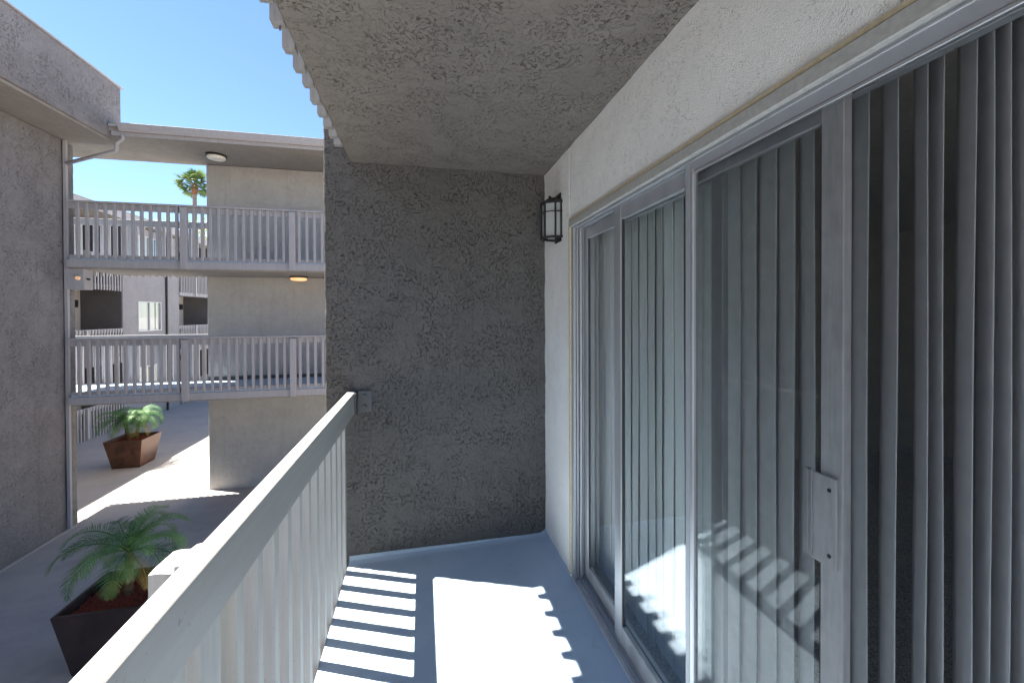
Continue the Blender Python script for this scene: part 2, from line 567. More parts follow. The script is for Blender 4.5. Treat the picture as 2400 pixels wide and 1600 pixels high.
# ---- sliding door
sd = thing('sliding_glass_door', 'aluminium sliding glass patio door slid half open', 'door', (.9, 1.0, 0))
tr = part('trim', M['trim_cream'], sd, (.838, .868, OY1 - .004, OY1 + .016, .03, OZ + .004), (.840, .868, OY0, OY1 + .016, OZ + .004, OZ + .018), bevel=.002)
tag(tr, 'cream caulked wood trim strip')
part('casing', M['trim_grey'], sd, (.836, .870, OY0, OY1 - .006, OZ - .036, OZ + .0035), bevel=.003)
for k, (xa, xb, ya) in enumerate(((.846, .862, 2.240), (.868, .880, 2.246), (.886, .900, 2.240), (.906, .915, 2.248))):
    part('jamb_rib', M['alu'], sd, (xa, xb, ya, OY1 - .005, .02, OZ - .037), bevel=.0015)
part('jamb', M['alu'], sd, (.8505, .985, OY1 - .016, OY1 + .004, 0, OZ + .001))
part('jamb', M['alu'], sd, (.8505, .985, OY0 - .004, OY0 + .02, 0, OZ + .001))
part('head', M['alu_grey'], sd, (.850, .985, OY0 + .021, OY1 - .018, OZ - .040, OZ - .0365 + .02))
for xa in (.850, .882, .914, .946):
    part('head_rib', M['alu'], sd, (xa, xa + .006, OY0 + .021, OY1 - .018, OZ - .047, OZ - .0405), bevel=.001)
part('sill', M['alu_dull'], sd, (.8475, .99, OY0, OY1 - .002, -.02, .016))
for xa, h in ((.852, .030), (.880, .036), (.908, .036), (.938, .042), (.965, .05)):
    part('track_rib', M['alu'], sd, (xa, xa + .005, OY0, OY1 - .018, .0163, h), bevel=.001)

def panel(x0, x1, y0, y1, z0, z1, sL, sR, rT, rB, mat, mat2):
    """y0 = camera end, y1 = far end"""
    a = part('stile', mat, sd, (x0, x1, y1 - sL, y1, z0, z1), bevel=.002)
    b = part('stile', mat2, sd, (x0, x1, y0, y0 + sR, z0, z1), bevel=.002)
    part('rail', mat, sd, (x0 + .001, x1 - .001, y0 + sR + .0005, y1 - sL - .0005, z1 - rT, z1), bevel=.002)
    part('rail', mat, sd, (x0 + .001, x1 - .001, y0 + sR + .0005, y1 - sL - .0005, z0, z0 + rB), bevel=.002)
    xm = (x0 + x1) / 2
    part('gasket', M['dark_gasket'], sd, (xm - .006, xm + .006, y1 - sL - .006, y1 - sL - .0006, z0 + rB, z1 - rT),
         (xm - .006, xm + .006, y0 + sR + .0006, y0 + sR + .006, z0 + rB, z1 - rT))
    part('glass_pane', M['glass'], sd, (xm - .0025, xm + .0025, y0 + sR + .001, y1 - sL - .001, z0 + rB + .0005, z1 - rT - .0005))
    return a, b
panel(.914, .936, 1.12, 2.239, .040, 2.035, .042, .05, .062, .075, M['alu'], M['alu'])
st = panel(.884, .907, .7175, 1.803, .034, 2.045, .066, .052, .068, .085, M['alu'], M['alu_dull'])
# handle plate
hp = part('handle', M['alu_dull'], sd, (.8775, .8838, .727, .790, .985, 1.187), bevel=.0015)
part('grip', M['alu'], hp, (.8735, .8838, .791, .803, .99, 1.19), (.8735, .8770, .781, .790, .99, 1.19), bevel=.001)
for z in (1.012, 1.158):
    b = MB(); b.tube([(.8755, .742, z), (.8782, .742, z)], .0042, 12); b.build('screw', M['dark_gasket'], hp)

# ---- screen door
sn = thing('screen_door', 'sliding insect screen door with grey frame in front of the glass', 'screen', (.862, .7, .03))
SX0, SX1, SY0, SY1, SZ0, SZ1 = .853, .871, .26, 1.221, .032, 2.047
part('stile', M['alu_grey'], sn, (SX0, SX1, SY1 - .024, SY1, SZ0, SZ1), bevel=.003)
part('bead', M['alu'], sn, (SX0 - .001, SX1 + .001, SY1 - .043, SY1 - .0245, SZ0 + .02, SZ1 - .03), bevel=.003)
part('stile', M['alu_grey'], sn, (SX0, SX1, SY0, SY0 + .04, SZ0, SZ1), bevel=.003)
part('rail', M['alu_grey'], sn, (SX0 + .001, SX1 - .001, SY0 + .0405, SY1 - .0245, SZ1 - .042, SZ1), bevel=.003)
part('rail', M['alu_grey'], sn, (SX0 + .001, SX1 - .001, SY0 + .0405, SY1 - .0435, SZ0, SZ0 + .05), bevel=.003)
part('bead', M['alu'], sn, (SX0 - .001, SX0 + .004, SY0 + .0405, SY1 - .0435, SZ1 - .050, SZ1 - .0425), bevel=.001)
part('screen_mesh', M['mesh'], sn, (.8615, .8620, SY0 + .0405, SY1 - .0435, SZ0 + .0505, SZ1 - .0505))

# ---- vertical blinds
vb = thing('vertical_blind', 'pale vertical slat blind hanging inside the patio door', 'blind', (1.04, 1.2, 2.07))
part('headrail', M['alu'], vb, (1.015, 1.065, OY0, OY1 + .12, 2.130, 2.165), bevel=.004)
SL = [(2.36, 6), (2.284, 6), (2.205, 2), (2.130, 6), (2.05, 3), (1.972, 4), (1.896, 6), (1.818, 4), (1.742, 10), (1.68, 13), (1.608, 3), (1.528, 8),
      (1.426, -6), (1.330, -8), (1.228, 11), (1.158, 9), (1.082, 10), (1.014, 16), (.946, 26), (.876, 30), (.806, 31), (.742, 36), (.682, 43),
      (.652, 42), (.608, 42), (.578, 45), (.556, 44), (.534, 43), (.512, 44)] + [(.490 - .022 * i, 44 + (i % 3)) for i in range(12)]
smesh = {}
for i, (y, a) in enumerate(SL):
    key = i % 4
    if key not in smesh:
        b = MB(); n = 6; w = .0445; cv = .0028
        zz = [.028 + 2.10 * j / 14 for j in range(15)]
        for side in (0, 1):
            base = len(b.v)
            for j, z in enumerate(zz):
                bow = .0015 * math.sin(j * .55 + key * 1.7)
                for k in range(n + 1):
                    t = -1 + 2 * k / n
                    b.v.append((cv * (1 - t * t) + .0012 * side + bow, w * t, z))
            for j in range(len(zz) - 1):
                for k in range(n):
                    q = base + j * (n + 1) + k
                    b.f.append((q, q + 1, q + n + 2, q + n + 1))
        sidev = (n + 1) * len(zz)
        for j in range(len(zz) - 1):
            for k in (0, n):
                q = j * (n + 1) + k
                b.f.append((q, q + n + 1, q + n + 1 + sidev, q + sidev))
        smesh[key] = b.mesh('slat', M['slat'], smooth=False)
        for p in smesh[key].polygons: p.use_smooth = p.area > 1e-3
    link('slat', smesh[key], vb, (1.04 - 1.04, y - 1.2, -2.07), (R(random.uniform(-.08, .08)), R(random.uniform(-.06, .06)), -R(a + random.uniform(-1.5, 1.5))))

# ---- wall lantern
LC = 2.50
ln = thing('wall_lantern', 'black wall lantern with frosted panes beside the patio door', 'lantern', (.846, LC, 2.0))
def lp(o_, i_):   # plan polygon, o_ outset
    return [(.846, LC - .080 - o_), (.800, LC - .080 - o_), (.746 - o_, LC - .038 - o_ * .4), (.746 - o_, LC + .038 + o_ * .4), (.800, LC + .080 + o_), (.846, LC + .080 + o_)]
P = lp(0, 0)
b = MB(); b.prism([(.850, LC - .055), (.838, LC - .055), (.838, LC + .055), (.850, LC + .055)], 2.0, 2.30); b.build('back_plate', M['black'], ln, bevel=.003)
b = MB(); b.prism(lp(.008, 0), 2.232, 2.244)
top = lp(-.028, 0)
lo = lp(.006, 0)
b.add([(x, y, 2.2442) for x, y in lo] + [(x, y, 2.268) for x, y in top], [tuple(range(5, -1, -1)), tuple(range(6, 12))] + [(i, (i + 1) % 6, 6 + (i + 1) % 6, 6 + i) for i in range(6)])
rf = b.build('roof', M['black'], ln)
b = MB(); b.tube([(.79, LC, 2.266), (.79, LC, 2.277), (.79, LC, 2.283), (.79, LC, 2.29)], [.010, .006, .010, .003], 10); b.build('finial', M['black'], rf)
for i in range(6):
    x, y = P[i]
    if i in (0, 5): x = .836
    b = MB(); b.box(x - .005, x + .005, y - .005, y + .005, 2.030, 2.2315); b.build('bar', M['black'], ln)
def ring(z0, z1, name, o_=0.004, t_=.010):
    b = MB(); A = lp(o_, 0); B = lp(o_ - t_, 0)
    for i in range(5):
        a0, a1, b0, b1 = A[i], A[i + 1], B[i], B[i + 1]
        b.hexa([(*a0, z0), (*a1, z0), (*b1, z0), (*b0, z0), (*a0, z1), (*a1, z1), (*b1, z1), (*b0, z1)])
    return b.build(name, M['black'], ln)
ring(2.018, 2.030, 'bottom_frame', .006, .014)
ring(2.177, 2.182, 'muntin', .004, .006)
Q = lp(-.004, 0)
for i in range(5):
    a0, a1 = Vector((*Q[i], 0)), Vector((*Q[i + 1], 0))
    nrm = (a1 - a0).cross(Vector((0, 0, 1))).normalized() * .0015
    b = MB()
    for z0, z1 in ((2.0305, 2.1765), (2.1825, 2.2315)):
        b.hexa([a0 + Vector((0, 0, z0)), a1 + Vector((0, 0, z0)), a1 + nrm + Vector((0, 0, z0)), a0 + nrm + Vector((0, 0, z0)),
                a0 + Vector((0, 0, z1)), a1 + Vector((0, 0, z1)), a1 + nrm + Vector((0, 0, z1)), a0 + nrm + Vector((0, 0, z1))])
    b.build('frosted_pane', M['lantern_glass'], ln)
b = MB(); b.tube([(.80, LC, 2.20), (.80, LC, 2.13), (.80, LC, 2.06), (.80, LC, 2.035)], [.013, .02, .028, .008], 12); b.build('bulb', M['lens'], ln, smooth=True)

# ---- own railing
PW = .038
br = thing('balcony_railing', 'near painted wood balcony railing with sunlit top board', 'railing', (-.46, 1.0, -.2))
RX0, RX1 = -.461, -.413
part('top_rail', M['wood_rail'], br, (RX0, RX1, YN, 2.752, .930, 1.066), bevel=.0025)
def rough_post(w, d, h, seed, jag=.0, taper=0.0):
    """rough-sawn stick, base at 0"""
    b = MB(); n = 10; rs = random.Random(seed)
    nxs, nys = 4, 4
    ring_ = []
    for i in range(nxs): ring_.append((-w / 2 + w * i / nxs, -d / 2))
    for i in range(nys): ring_.append((w / 2, -d / 2 + d * i / nys))
    for i in range(nxs): ring_.append((w / 2 - w * i / nxs, d / 2))
    for i in range(nys): ring_.append((-w / 2, d / 2 - d * i / nys))
    c = len(ring_)
    for j in range(n + 1):
        z = h * j / n
        for (x, y) in ring_:
            k = noise.noise(Vector((x * 90, y * 90, z * 3 + seed * 5.3))) * .0012
            zz = z + (rs.uniform(-jag, jag) if j == n else 0)
            b.v.append((x * (1 + k / .02), y * (1 + k / .02), zz))
    for j in range(n):
        for i in range(c):
            b.f.append((j * c + i, j * c + (i + 1) % c, (j + 1) * c + (i + 1) % c, (j + 1) * c + i))
    b.f.append(tuple(range(c - 1, -1, -1)))
    b.f.append(tuple(n * c + i for i in range(c)))
    return b
PZ0, PZ1 = -.16, 0.995
pm = [rough_post(PW, PW, PZ1 - PZ0, s, .001).mesh('baluster', M['wood']) for s in range(6)]
k = 0
y = 1.189 - 9 * .1365
while y < 2.75:
    if not (.955 < y < 1.10):
        link('baluster', pm[k % 6], br, Vector((-.4625 - PW / 2, y, PZ0)) - wloc(br), (0, 0, random.uniform(-.03, .03)))
    k += 1; y += .1365
for px_, w_, h_, sd_ in ((-.4855, .045, 1.026, 11), (-.5325, .046, 1.014, 12)):
    link('post', rough_post(w_, .092, h_ + .2, sd_, .0025).mesh('post', M['wood']), br, Vector((px_, 1.036, -.2)) - wloc(br))
part('bracket_plate', M['bolt'], br, (-.402, -.318, YF - .012, YF - .002, .925, 1.062), (-.4125, -.402, 2.70, YF - .002, .925, 1.062), bevel=.001)
part('seat_plate', M['bolt'], br, (-.462, -.410, 2.7525, YF - .002, .935, 1.058), bevel=.001)
for z in (.962, 1.030):
    b = MB(); b.tube([(-.360, YF - .012, z), (-.360, YF - .022, z)], [.014, .011], 6); b.build('bolt', M['bolt'], br)

# ---- railing of the balcony above: only the ends of its balusters hang into view
ur = thing('upper_balcony_railing', 'white baluster ends hanging along the ceiling edge of the balcony above', 'railing', (-.48, 1.0, 2.57))
um = []
for s in range(5):
    b = MB(); w, d, ch = .021 + .0008 * s, .022, .0012 + .0002 * s
    b.add([(d, -w, 0), (d, w, 0), (-d + ch, w, 0), (-d + ch, -w, 0), (-d, -w, ch), (-d, w, ch), (d, -w, 1.1), (d, w, 1.1), (-d, w, 1.1), (-d, -w, 1.1)],
          [(0, 3, 2, 1), (3, 4, 5, 2), (4, 9, 8, 5), (0, 1, 7, 6), (6, 7, 8, 9), (0, 6, 9, 4, 3), (1, 2, 5, 8, 7)])
    um.append(b.mesh('baluster', M['wood_end']))
y = 2.70
k = 0
while y > YN:
    link('baluster', um[k % 5], ur, Vector((-.493, y, 2.573 + random.uniform(-.004, .006))) - wloc(ur), (0, 0, random.uniform(-.04, .04)))
    y -= .1345; k += 1
part('top_rail', M['wood_rail'], ur, (-.466, -.42, YN, 2.75, 3.60, 3.735))
b = MB(); b.tube([(-.488, 1.625, 2.585), (-.488, 1.625, 2.561)], .0022, 6); b.build('nail', M['dark_gasket'], ur)

# ================================================================== courtyard
# ---- left building
lb = thing('corner_building', 'grey stucco building on the left with deep overhanging roof fascia', 'building', (-6.776, 9.6, G))
rough_box('wall', M['court'], lb, (-14.0, -6.776, -6, 9.685, G - .05, 4.95), .45, .006, .02, 1.2)
rough_box('pilaster', M['court'], lb, (-7.0, -6.757, 9.745, 9.93, G - .05, 4.93), .12, .006, .015, 4)
part('soffit', M['soffit'], lb, (-14.0, -5.95, -6, 9.86, 4.955, 5.0))
rough_box('fascia', M['court'], lb, (-14.0, -5.90, -6, 9.86, 5.0, 6.10), .5, .006, .015, 1.5)
part('drip_edge', M['roofing'], lb, (-14.0, -5.87, -6, 9.89, 6.103, 6.135), bevel=.004)
b = MB(); b.box(-6.773, -6.715, 9.690, 9.742, G + .02, 4.95)
b.build('downspout', M['wood_grey'], lb, bevel=.006)
part('base_lip', M['ground'], lb, (-6.772, -6.70, -6, 10.10, G + .002, G + .025), bevel=.008)
# gutter drain: elbow from the walkway gutter and the pipe that runs back to the downspout
b = MB(); b.tube([(-5.66, 9.50, 5.06), (-5.66, 9.50, 4.98), (-5.78, 9.53, 4.90), (-5.80, 9.56, 4.80), (-5.83, 9.58, 4.76), (-6.74, 9.72, 4.50)], .034, 8)
b.build('drain_pipe', M['wood_grey'], lb, smooth=True)

# ---- shear wall / stair tower
tw = thing('stair_tower', 'plain warm grey stucco tower wall behind the walkway bridges', 'wall', (-3.0, 11.2, G))
rough_box('wall', M['tower'], tw, (-4.98, 1.8, 11.162, 11.45, G - .05, 5.12), .3, .006, .015, 1.6)
rough_box('wall', M['tower'], tw, (-4.97, -4.70, 11.46, 16.5, G - .05, 5.12), .4, .006, .015, 1.6)
part('baseboard', M['bolt'], tw, (-4.97, 1.8, 11.150, 11.1615, .005, .085), (-4.97, 1.8, 11.150, 11.1615, LV + .005, LV + .085))

# ---- walkway bridges
def bridge(z, label):
    t = thing('walkway_bridge', label, 'walkway', (-4.2, 10.4, z))
    part('deck', M['floor'], t, (-6.64, 1.8, 9.63, 11.148, z - .05, z), (-7.9, -6.6405, 9.95, 11.148, z - .05, z))
    rough_box('soffit', M['soffit'], t, (-6.65, 1.8, 9.635, 11.146, z - .20, z - .052), .3, .008, .012, 2)
    part('deck_edge', M['far_white'], t, (-7.9, -4.99, 11.149, 11.235, z - .05, z + .006))
    return t
bridge(0, 'lower walkway bridge at balcony level crossing the courtyard')
bridge(LV, 'upper walkway bridge one floor above crossing the courtyard')

pw_, pd_ = .052, .040
cb = MB(); cb.box(-pw_ / 2, pw_ / 2, -pd_ / 2, pd_ / 2, 0, 1.075)
bal_g = cb.mesh('baluster', M['wood_grey'], bevel=.003)
cb = MB(); cb.box(-.058, .058, -.045, .045, 0, 1.235)
post_g = cb.mesh('post', M['wood_grey'], bevel=.004)
def walk_railing(z, label):
    t = thing('walkway_railing', label, 'railing', (-4.2, 9.6, z))
    L = wloc(t)
    part('fascia', M['wood_grey'], t, (-6.66, 1.6, 9.590, 9.629, z - .175, z - .03), bevel=.004)
    part('top_rail', M['wood_grey'], t, (-6.64, 1.6, 9.612, 9.650, z + .955, z + 1.0725), bevel=.003)
    part('cap', M['wood_grey'], t, (-6.64, 1.6, 9.555, 9.665, z + 1.073, z + 1.108), bevel=.004)
    part('bottom_rail', M['wood_grey'], t, (-6.64, 1.6, 9.632, 9.66, z + .003, z + .07), bevel=.003)
    x = -6.469
    posts = (-4.673, -2.671, -.669, 1.333)
    while x < 1.5:
        if min(abs(x - q) for q in posts) > .07:
            link('baluster', bal_g, t, Vector((x, 9.590, z - .005)) - L)
        x += .1511
    for q in posts:
        link('post', post_g, t, Vector((q, 9.570, z - .178)) - L)
    return t
walk_railing(0, 'near railing of the lower walkway bridge')
walk_railing(LV, 'near railing of the upper walkway bridge under the gutter')
cb = MB(); cb.box(-.026, .026, -.019, .019, 0, 1.26)
bal_far = cb.mesh('baluster', M['far_white'])
def far_railing(z, label):
    t = thing('walkway_railing', label, 'railing', (-6.3, 11.25, z))
    L = wloc(t)
    part('top_rail', M['far_white'], t, (-7.9, -4.99, 11.215, 11.253, z + .945, z + 1.095), bevel=.003)
    x = -7.83
    k = 0
    while x < -5.02:
        k += 1
        link('baluster', bal_far, t, Vector((x, 11.275, z - .21)) - L)
        x += .1365
    return t
far_railing(0, 'far sunlit railing of the lower walkway bridge')
far_railing(LV, 'far railing of the upper walkway bridge')

# ---- walkway roof
wr = thing('walkway_roof', 'flat roof with gutter over the upper walkway', 'roof', (-4, 10.3, 5.14))
rough_box('soffit', M['soffit'], wr, (-7.9, 1.8, 9.52, 11.30, 5.13, 5.20), .3, .006, .008, 2)
part('roof_deck', M['roofing'], wr, (-5.88, 1.8, 9.47, 11.34, 5.203, 5.25))
gt = MB()
prof = [(9.515, 5.245), (9.515, 5.12), (9.455, 5.11), (9.425, 5.16), (9.405, 5.235), (9.395, 5.25)]
prof2 = [(y + .006, z + .004) for y, z in reversed(prof[2:])]
pp = prof + prof2 + [(9.509, 5.126), (9.509, 5.245)]
n = len(pp)
gt.add([(-5.70, y, z) for y, z in pp] + [(1.8, y, z) for y, z in pp], [tuple(range(n)), tuple(range(2 * n - 1, n - 1, -1))] + [(i, n + i, n + (i + 1) % n, (i + 1) % n) for i in range(n)])
gt.build('gutter', M['wood_grey'], wr)
part('edge_board', M['wood_grey'], wr, (-5.86, 1.8, 9.5165, 9.55, 5.05, 5.129))

# ---- ceiling lights
def disc_light(x, y, z, label, mat):
    t = thing('ceiling_light', label, 'light', (x, y, z), 'round ceiling lights under the walkways')
    b = MB(); b.tube([(x, y, z), (x, y, z - .035)], [.198, .198], 28); b.build('base', M['black'], t, smooth=False)
    b = MB(); b.tube([(x, y, z - .0355), (x, y, z - .07), (x, y, z - .092), (x, y, z - .10)], [.175, .18, .155, .09], 28); b.build('lens', mat, t, smooth=True)
disc_light(-4.48, 10.50, 5.128, 'unlit round white ceiling light under the walkway roof', M['lens'])
disc_light(-2.86, 10.72, LV - .203, 'glowing amber round ceiling light under the upper walkway bridge', M['glow'])
eb = thing('junction_box', 'grey box with small amber lamp under the upper walkway bridge by the downspout', 'box', (-6.58, 9.75, 2.05))
part('body', M['wood_grey'], eb, (-6.75, -6.43, 9.66, 9.90, 2.06, 2.475), bevel=.006)
b = MB(); b.tube([(-6.52, 9.66, 2.28), (-6.52, 9.63, 2.28)], [.038, .034], 16); b.build('lamp', M['glow_dim'], eb)
b = MB(); b.tube([(-6.52, 9.635, 2.28), (-6.52, 9.62, 2.28)], [.052, .052], 16); 
part('lamp_hood', M['wood_grey'], eb, (-6.585, -6.455, 9.60, 9.659, 2.325, 2.337))
b = MB(); b.tube([(-6.43, 9.74, 2.27), (-6.38, 9.74, 2.26)], [.02, .018], 10); b.build('knob', M['dark_gasket'], eb)

# ---- building across the courtyard (its facade looks towards +X)
fb = thing('far_building', 'three-storey grey apartment block with recessed balconies across the courtyard', 'building', (-11.5, 20, G))
XF, XR = -11.0, -12.3
def fbox(name, mat, *bx): return part(name, mat, fb, *bx)
WY0, WY1 = 19.21, 20.70
piers = ((11.0, 15.2), (18.35, 22.05), (25.1, 31.0))
lvls = (G, 0.0, LV)
tops = (-.14, LV - .14, 5.05)
# piers as stucco walls, the middle one with window openings
for (ya, yb) in piers:
    if ya == 18.35:
        zc = G - .05
        for zl, zt in zip(lvls, tops):
            fbox('wall', M['far_wall'], (XR, XF, ya, yb, zc, zl + .90))
            fbox('wall', M['far_wall'], (XR, XF, ya, WY0, zl + .90, zl + 2.12))
            fbox('wall', M['far_wall'], (XR, XF, WY1, yb, zl + .90, zl + 2.12))
            zc = zl + 2.12
            w = fbox('window', M['alu'], (XF - .06, XF + .01, WY0 + .001, WY0 + .045, zl + .905, zl + 2.115), (XF - .06, XF + .01, WY1 - .045, WY1 - .001, zl + .905, zl + 2.115),
                     (XF - .06, XF + .01, WY0 + .046, WY1 - .046, zl + .905, zl + .945), (XF - .06, XF + .01, WY0 + .046, WY1 - .046, zl + 2.075, zl + 2.115),
                     (XF - .055, XF + .006, WY0 + .70, WY0 + .745, zl + .946, zl + 2.074))
            part('pane', M['far_glass'], w, (XF - .03, XF - .024, WY0 + .046, WY0 + .699, zl + .946, zl + 2.074))
            part('pane', M['far_glass'], w, (XF - .045, XF - .039, WY0 + .746, WY1 - .046, zl + .946, zl + 2.074))
            part('curtain', M['curtain'], w, (XF - .075, XF - .068, WY0 + .002, WY0 + 1.15, zl + .93, zl + 2.1), (XF - .075, XF - .068, WY0 + 1.25, WY1 - .002, zl + .93, zl + 2.1))
        fbox('wall', M['far_wall'], (XR, XF, ya, yb, zc, 5.05))
    else:
        fbox('wall', M['far_wall'], (XR, XF, ya, yb, G - .05, 5.05))
fbox('downspout', M['dark_gasket'], (XF + .004, XF + .07, 21.0, 21.07, G, 5.0))
fbox('back_wall', M['tower'], (XR - .2, XR - .003, 11.0, 31.0, G - .05, 5.05))
for ya in (18.30, 25.05):
    fbox('end_wall', M['dark_wall'], (XR, XF - .01, ya, ya + .049, G, 5.04))
bal_w = MB().box(-.019, .019, -.019, .019, 0, 1.26).mesh('baluster', M['far_white'])
for (ya, yb, kind) in ((15.202, 18.298, 0), (22.052, 25.048, 1)):
    for zl in lvls:
        if zl > G:
            fbox('balcony_slab', M['soffit'], (XR, XF - .002, ya, yb, zl - .14, zl))
        r = fbox('railing', M['far_white'], (XF - .02, XF + .018, ya, yb, zl + .93, zl + 1.07))
        if kind == 1 and zl > G:
            part('fascia', M['far_white'], r, (XF, XF + .04, ya, yb, zl - .19, zl - .04))
        part('post', M['far_white'], r, (XF + .0185, XF + .11, ya + 1.25, ya + 1.34, zl - .17 if zl > G else zl + .04, zl + 1.05))
        y = ya + .1
        while y < yb - .05:
            link('baluster', bal_w, r, Vector((XF + .038, y, zl + 1.05 - 1.26 if zl > G else zl - .2)) - wloc(r))
            y += .1365
        # door and lantern on the back wall
        d = fbox('door', M['alu'], (XR, XR + .03, ya + .3, ya + 2.0, zl + .02, zl + 2.05))
        part('pane', M['far_glass'], d, (XR + .031, XR + .036, ya + .36, ya + 1.94, zl + .1, zl + 1.98))
        fbox('lantern', M['black'], (XR, XR + .11, yb - .40, yb - .25, zl + 1.85, zl + 2.12))
# roof and eave
b = MB(); 
b.hexa([(-14.5, 10.8, 5.06), (-10.73, 10.8, 5.10), (-10.73, 31.2, 5.10), (-14.5, 31.2, 5.06), (-14.5, 10.8, 5.9), (-10.73, 10.8, 5.30), (-10.73, 31.2, 5.30), (-14.5, 31.2, 5.9)])
b.build('roof', M['soffit'], fb)
fbox('eave_board', M['far_white'], (-10.728, -10.69, 10.8, 31.2, 5.10, 5.36))
fbox('roof_edge', M['roofing'], (-10.80, -10.67, 10.8, 31.2, 5.361, 5.385))

# ================================================================== planting
def planter(loc, rz, mat, label, top=.44, base=.32, h=.77):
    t = thing('planter', label, 'planter', loc, 'tapered square planters')
    t.rotation_euler.z = rz
    th = .035
    o_b = [(-base, -base), (base, -base), (base, base), (-base, base)]
    o_t = [(-top, -top), (top, -top), (top, top), (-top, top)]
    names = ['side_panel'] * 4
    for i in range(4):
        j = (i + 1) % 4
        def sc(p, k): return (p[0] * k, p[1] * k)
        kt, kb = (top - th) / top, (base - th) / base
        b = MB()
        b.hexa([(*o_b[i], 0), (*o_b[j], 0), (*sc(o_b[j], kb), 0), (*sc(o_b[i], kb), 0), (*o_t[i], h), (*o_t[j], h), (*sc(o_t[j], kt), h), (*sc(o_t[i], kt), h)])
        link('side_panel', b.mesh('side_panel', mat), t)
    b = MB(); b.box(-base + th, base - th, -base + th, base - th, .01, .04)
    link('bottom', b.mesh('bottom', mat), t)
    return t

def mulch(loc, rz, half, z, label, seed):
    rs = random.Random(seed)
    b = MB()
    n = 24
    vv = []
    for j in range(n + 1):
        for i in range(n + 1):
            x, y = -half + 2 * half * i / n, -half + 2 * half * j / n
            vv.append((x, y, .02 * noise.noise(Vector((x * 6, y * 6, seed))) + .03 * (1 - (x * x + y * y) / (2 * half * half))))
    b.add(vv, [(j * (n + 1) + i, j * (n + 1) + i + 1, (j + 1) * (n + 1) + i + 1, (j + 1) * (n + 1) + i) for j in range(n) for i in range(n)])
    for k in range(1500):
        x, y = rs.uniform(-half, half) * .97, rs.uniform(-half, half) * .97
        zz = .03 * (1 - (x * x + y * y) / (2 * half * half)) + .02 * noise.noise(Vector((x * 6, y * 6, seed))) + rs.uniform(0, .016)
        l, w, th = rs.uniform(.012, .035), rs.uniform(.004, .009), rs.uniform(.002, .004)
        mt = Matrix.Translation((x, y, zz)) @ Matrix.Rotation(rs.uniform(0, 6.28), 4, 'Z') @ Matrix.Rotation(rs.uniform(-.5, .5), 4, 'Y') @ Matrix.Rotation(rs.uniform(-.5, .5), 4, 'X')
        b.hexa([mt @ Vector(p) for p in ((-l, -w, -th), (l, -w * .6, -th), (l, w * .6, -th), (-l, w, -th), (-l, -w, th), (l, -w * .6, th), (l, w * .6, th), (-l, w, th))])
    o = link('mulch', b.mesh('mulch', M['mulch']), None, (loc[0], loc[1], z), (0, 0, rz))
    tag(o, label, 'mulch', kind='stuff')

def frond_mesh(length, droop, elev, nleaf, ll, seed, mat, wid=.011):
    """pinnate frond starting at the origin, growing towards +X"""
    rs = random.Random(seed)
    b = MB()
    pts = []; p = Vector((0, 0, 0)); e = elev; n = 22
    side = rs.uniform(-.25, .25)
    az = 0
    for i in range(n + 1):
        pts.append(p.copy())
        st = length / n
        p = p + Vector((math.cos(e) * math.cos(az), math.cos(e) * math.sin(az), math.sin(e))) * st
        e -= droop / n * (0.5 + 1.2 * i / n); az += side / n
    b.tube(pts, [.009 * (1 - .85 * i / n) + .0012 for i in range(n + 1)], 4)
    for k in range(nleaf):
        t = .16 + .84 * k / (nleaf - 1)
        fi = t * n; i = min(int(fi), n - 1)
        base = pts[i].lerp(pts[i + 1], fi - i)
        tang = (pts[i + 1] - pts[i]).normalized()
        lat = tang.cross(Vector((0, 0, 1)))
        lat = lat.normalized() if lat.length > .05 else Vector((0, 1, 0))
        upv = lat.cross(tang).normalized()
        prof = min(1, .35 + 2.4 * (t - .16)) * (1 - .75 * max(0, (t - .55) / .45) ** 1.6)
        for sg in (-1, 1):
            l = ll * prof * rs.uniform(.88, 1.1)
            fwd = .45 + .5 * t + rs.uniform(-.1, .1)
            d = (lat * sg + tang * fwd + upv * (.30 + rs.uniform(-.08, .12))).normalized()
            w = wid * rs.uniform(.8, 1.2)
            wv = d.cross(lat * sg + upv * .5).normalized() * w * .5
            wv = (tang - d * tang.dot(d)).normalized() * w * .5
            q = base; prev = (q - wv * .6, q + wv * .6)
            dd = d.copy(); segs = 3
            vs_ = [prev[0], prev[1]]
            for s_ in range(segs):
                q = q + dd * (l / segs)
                dd = (dd + Vector((0, 0, -.28 - .1 * rs.random()))).normalized()
                ww = (1.0, .75, .08)[s_]
                vs_ += [q - wv * ww, q + wv * ww]
            b.add(vs_, [(2 * s_, 2 * s_ + 1, 2 * s_ + 3, 2 * s_ + 2) for s_ in range(segs)])
    return b.mesh('frond', mat)

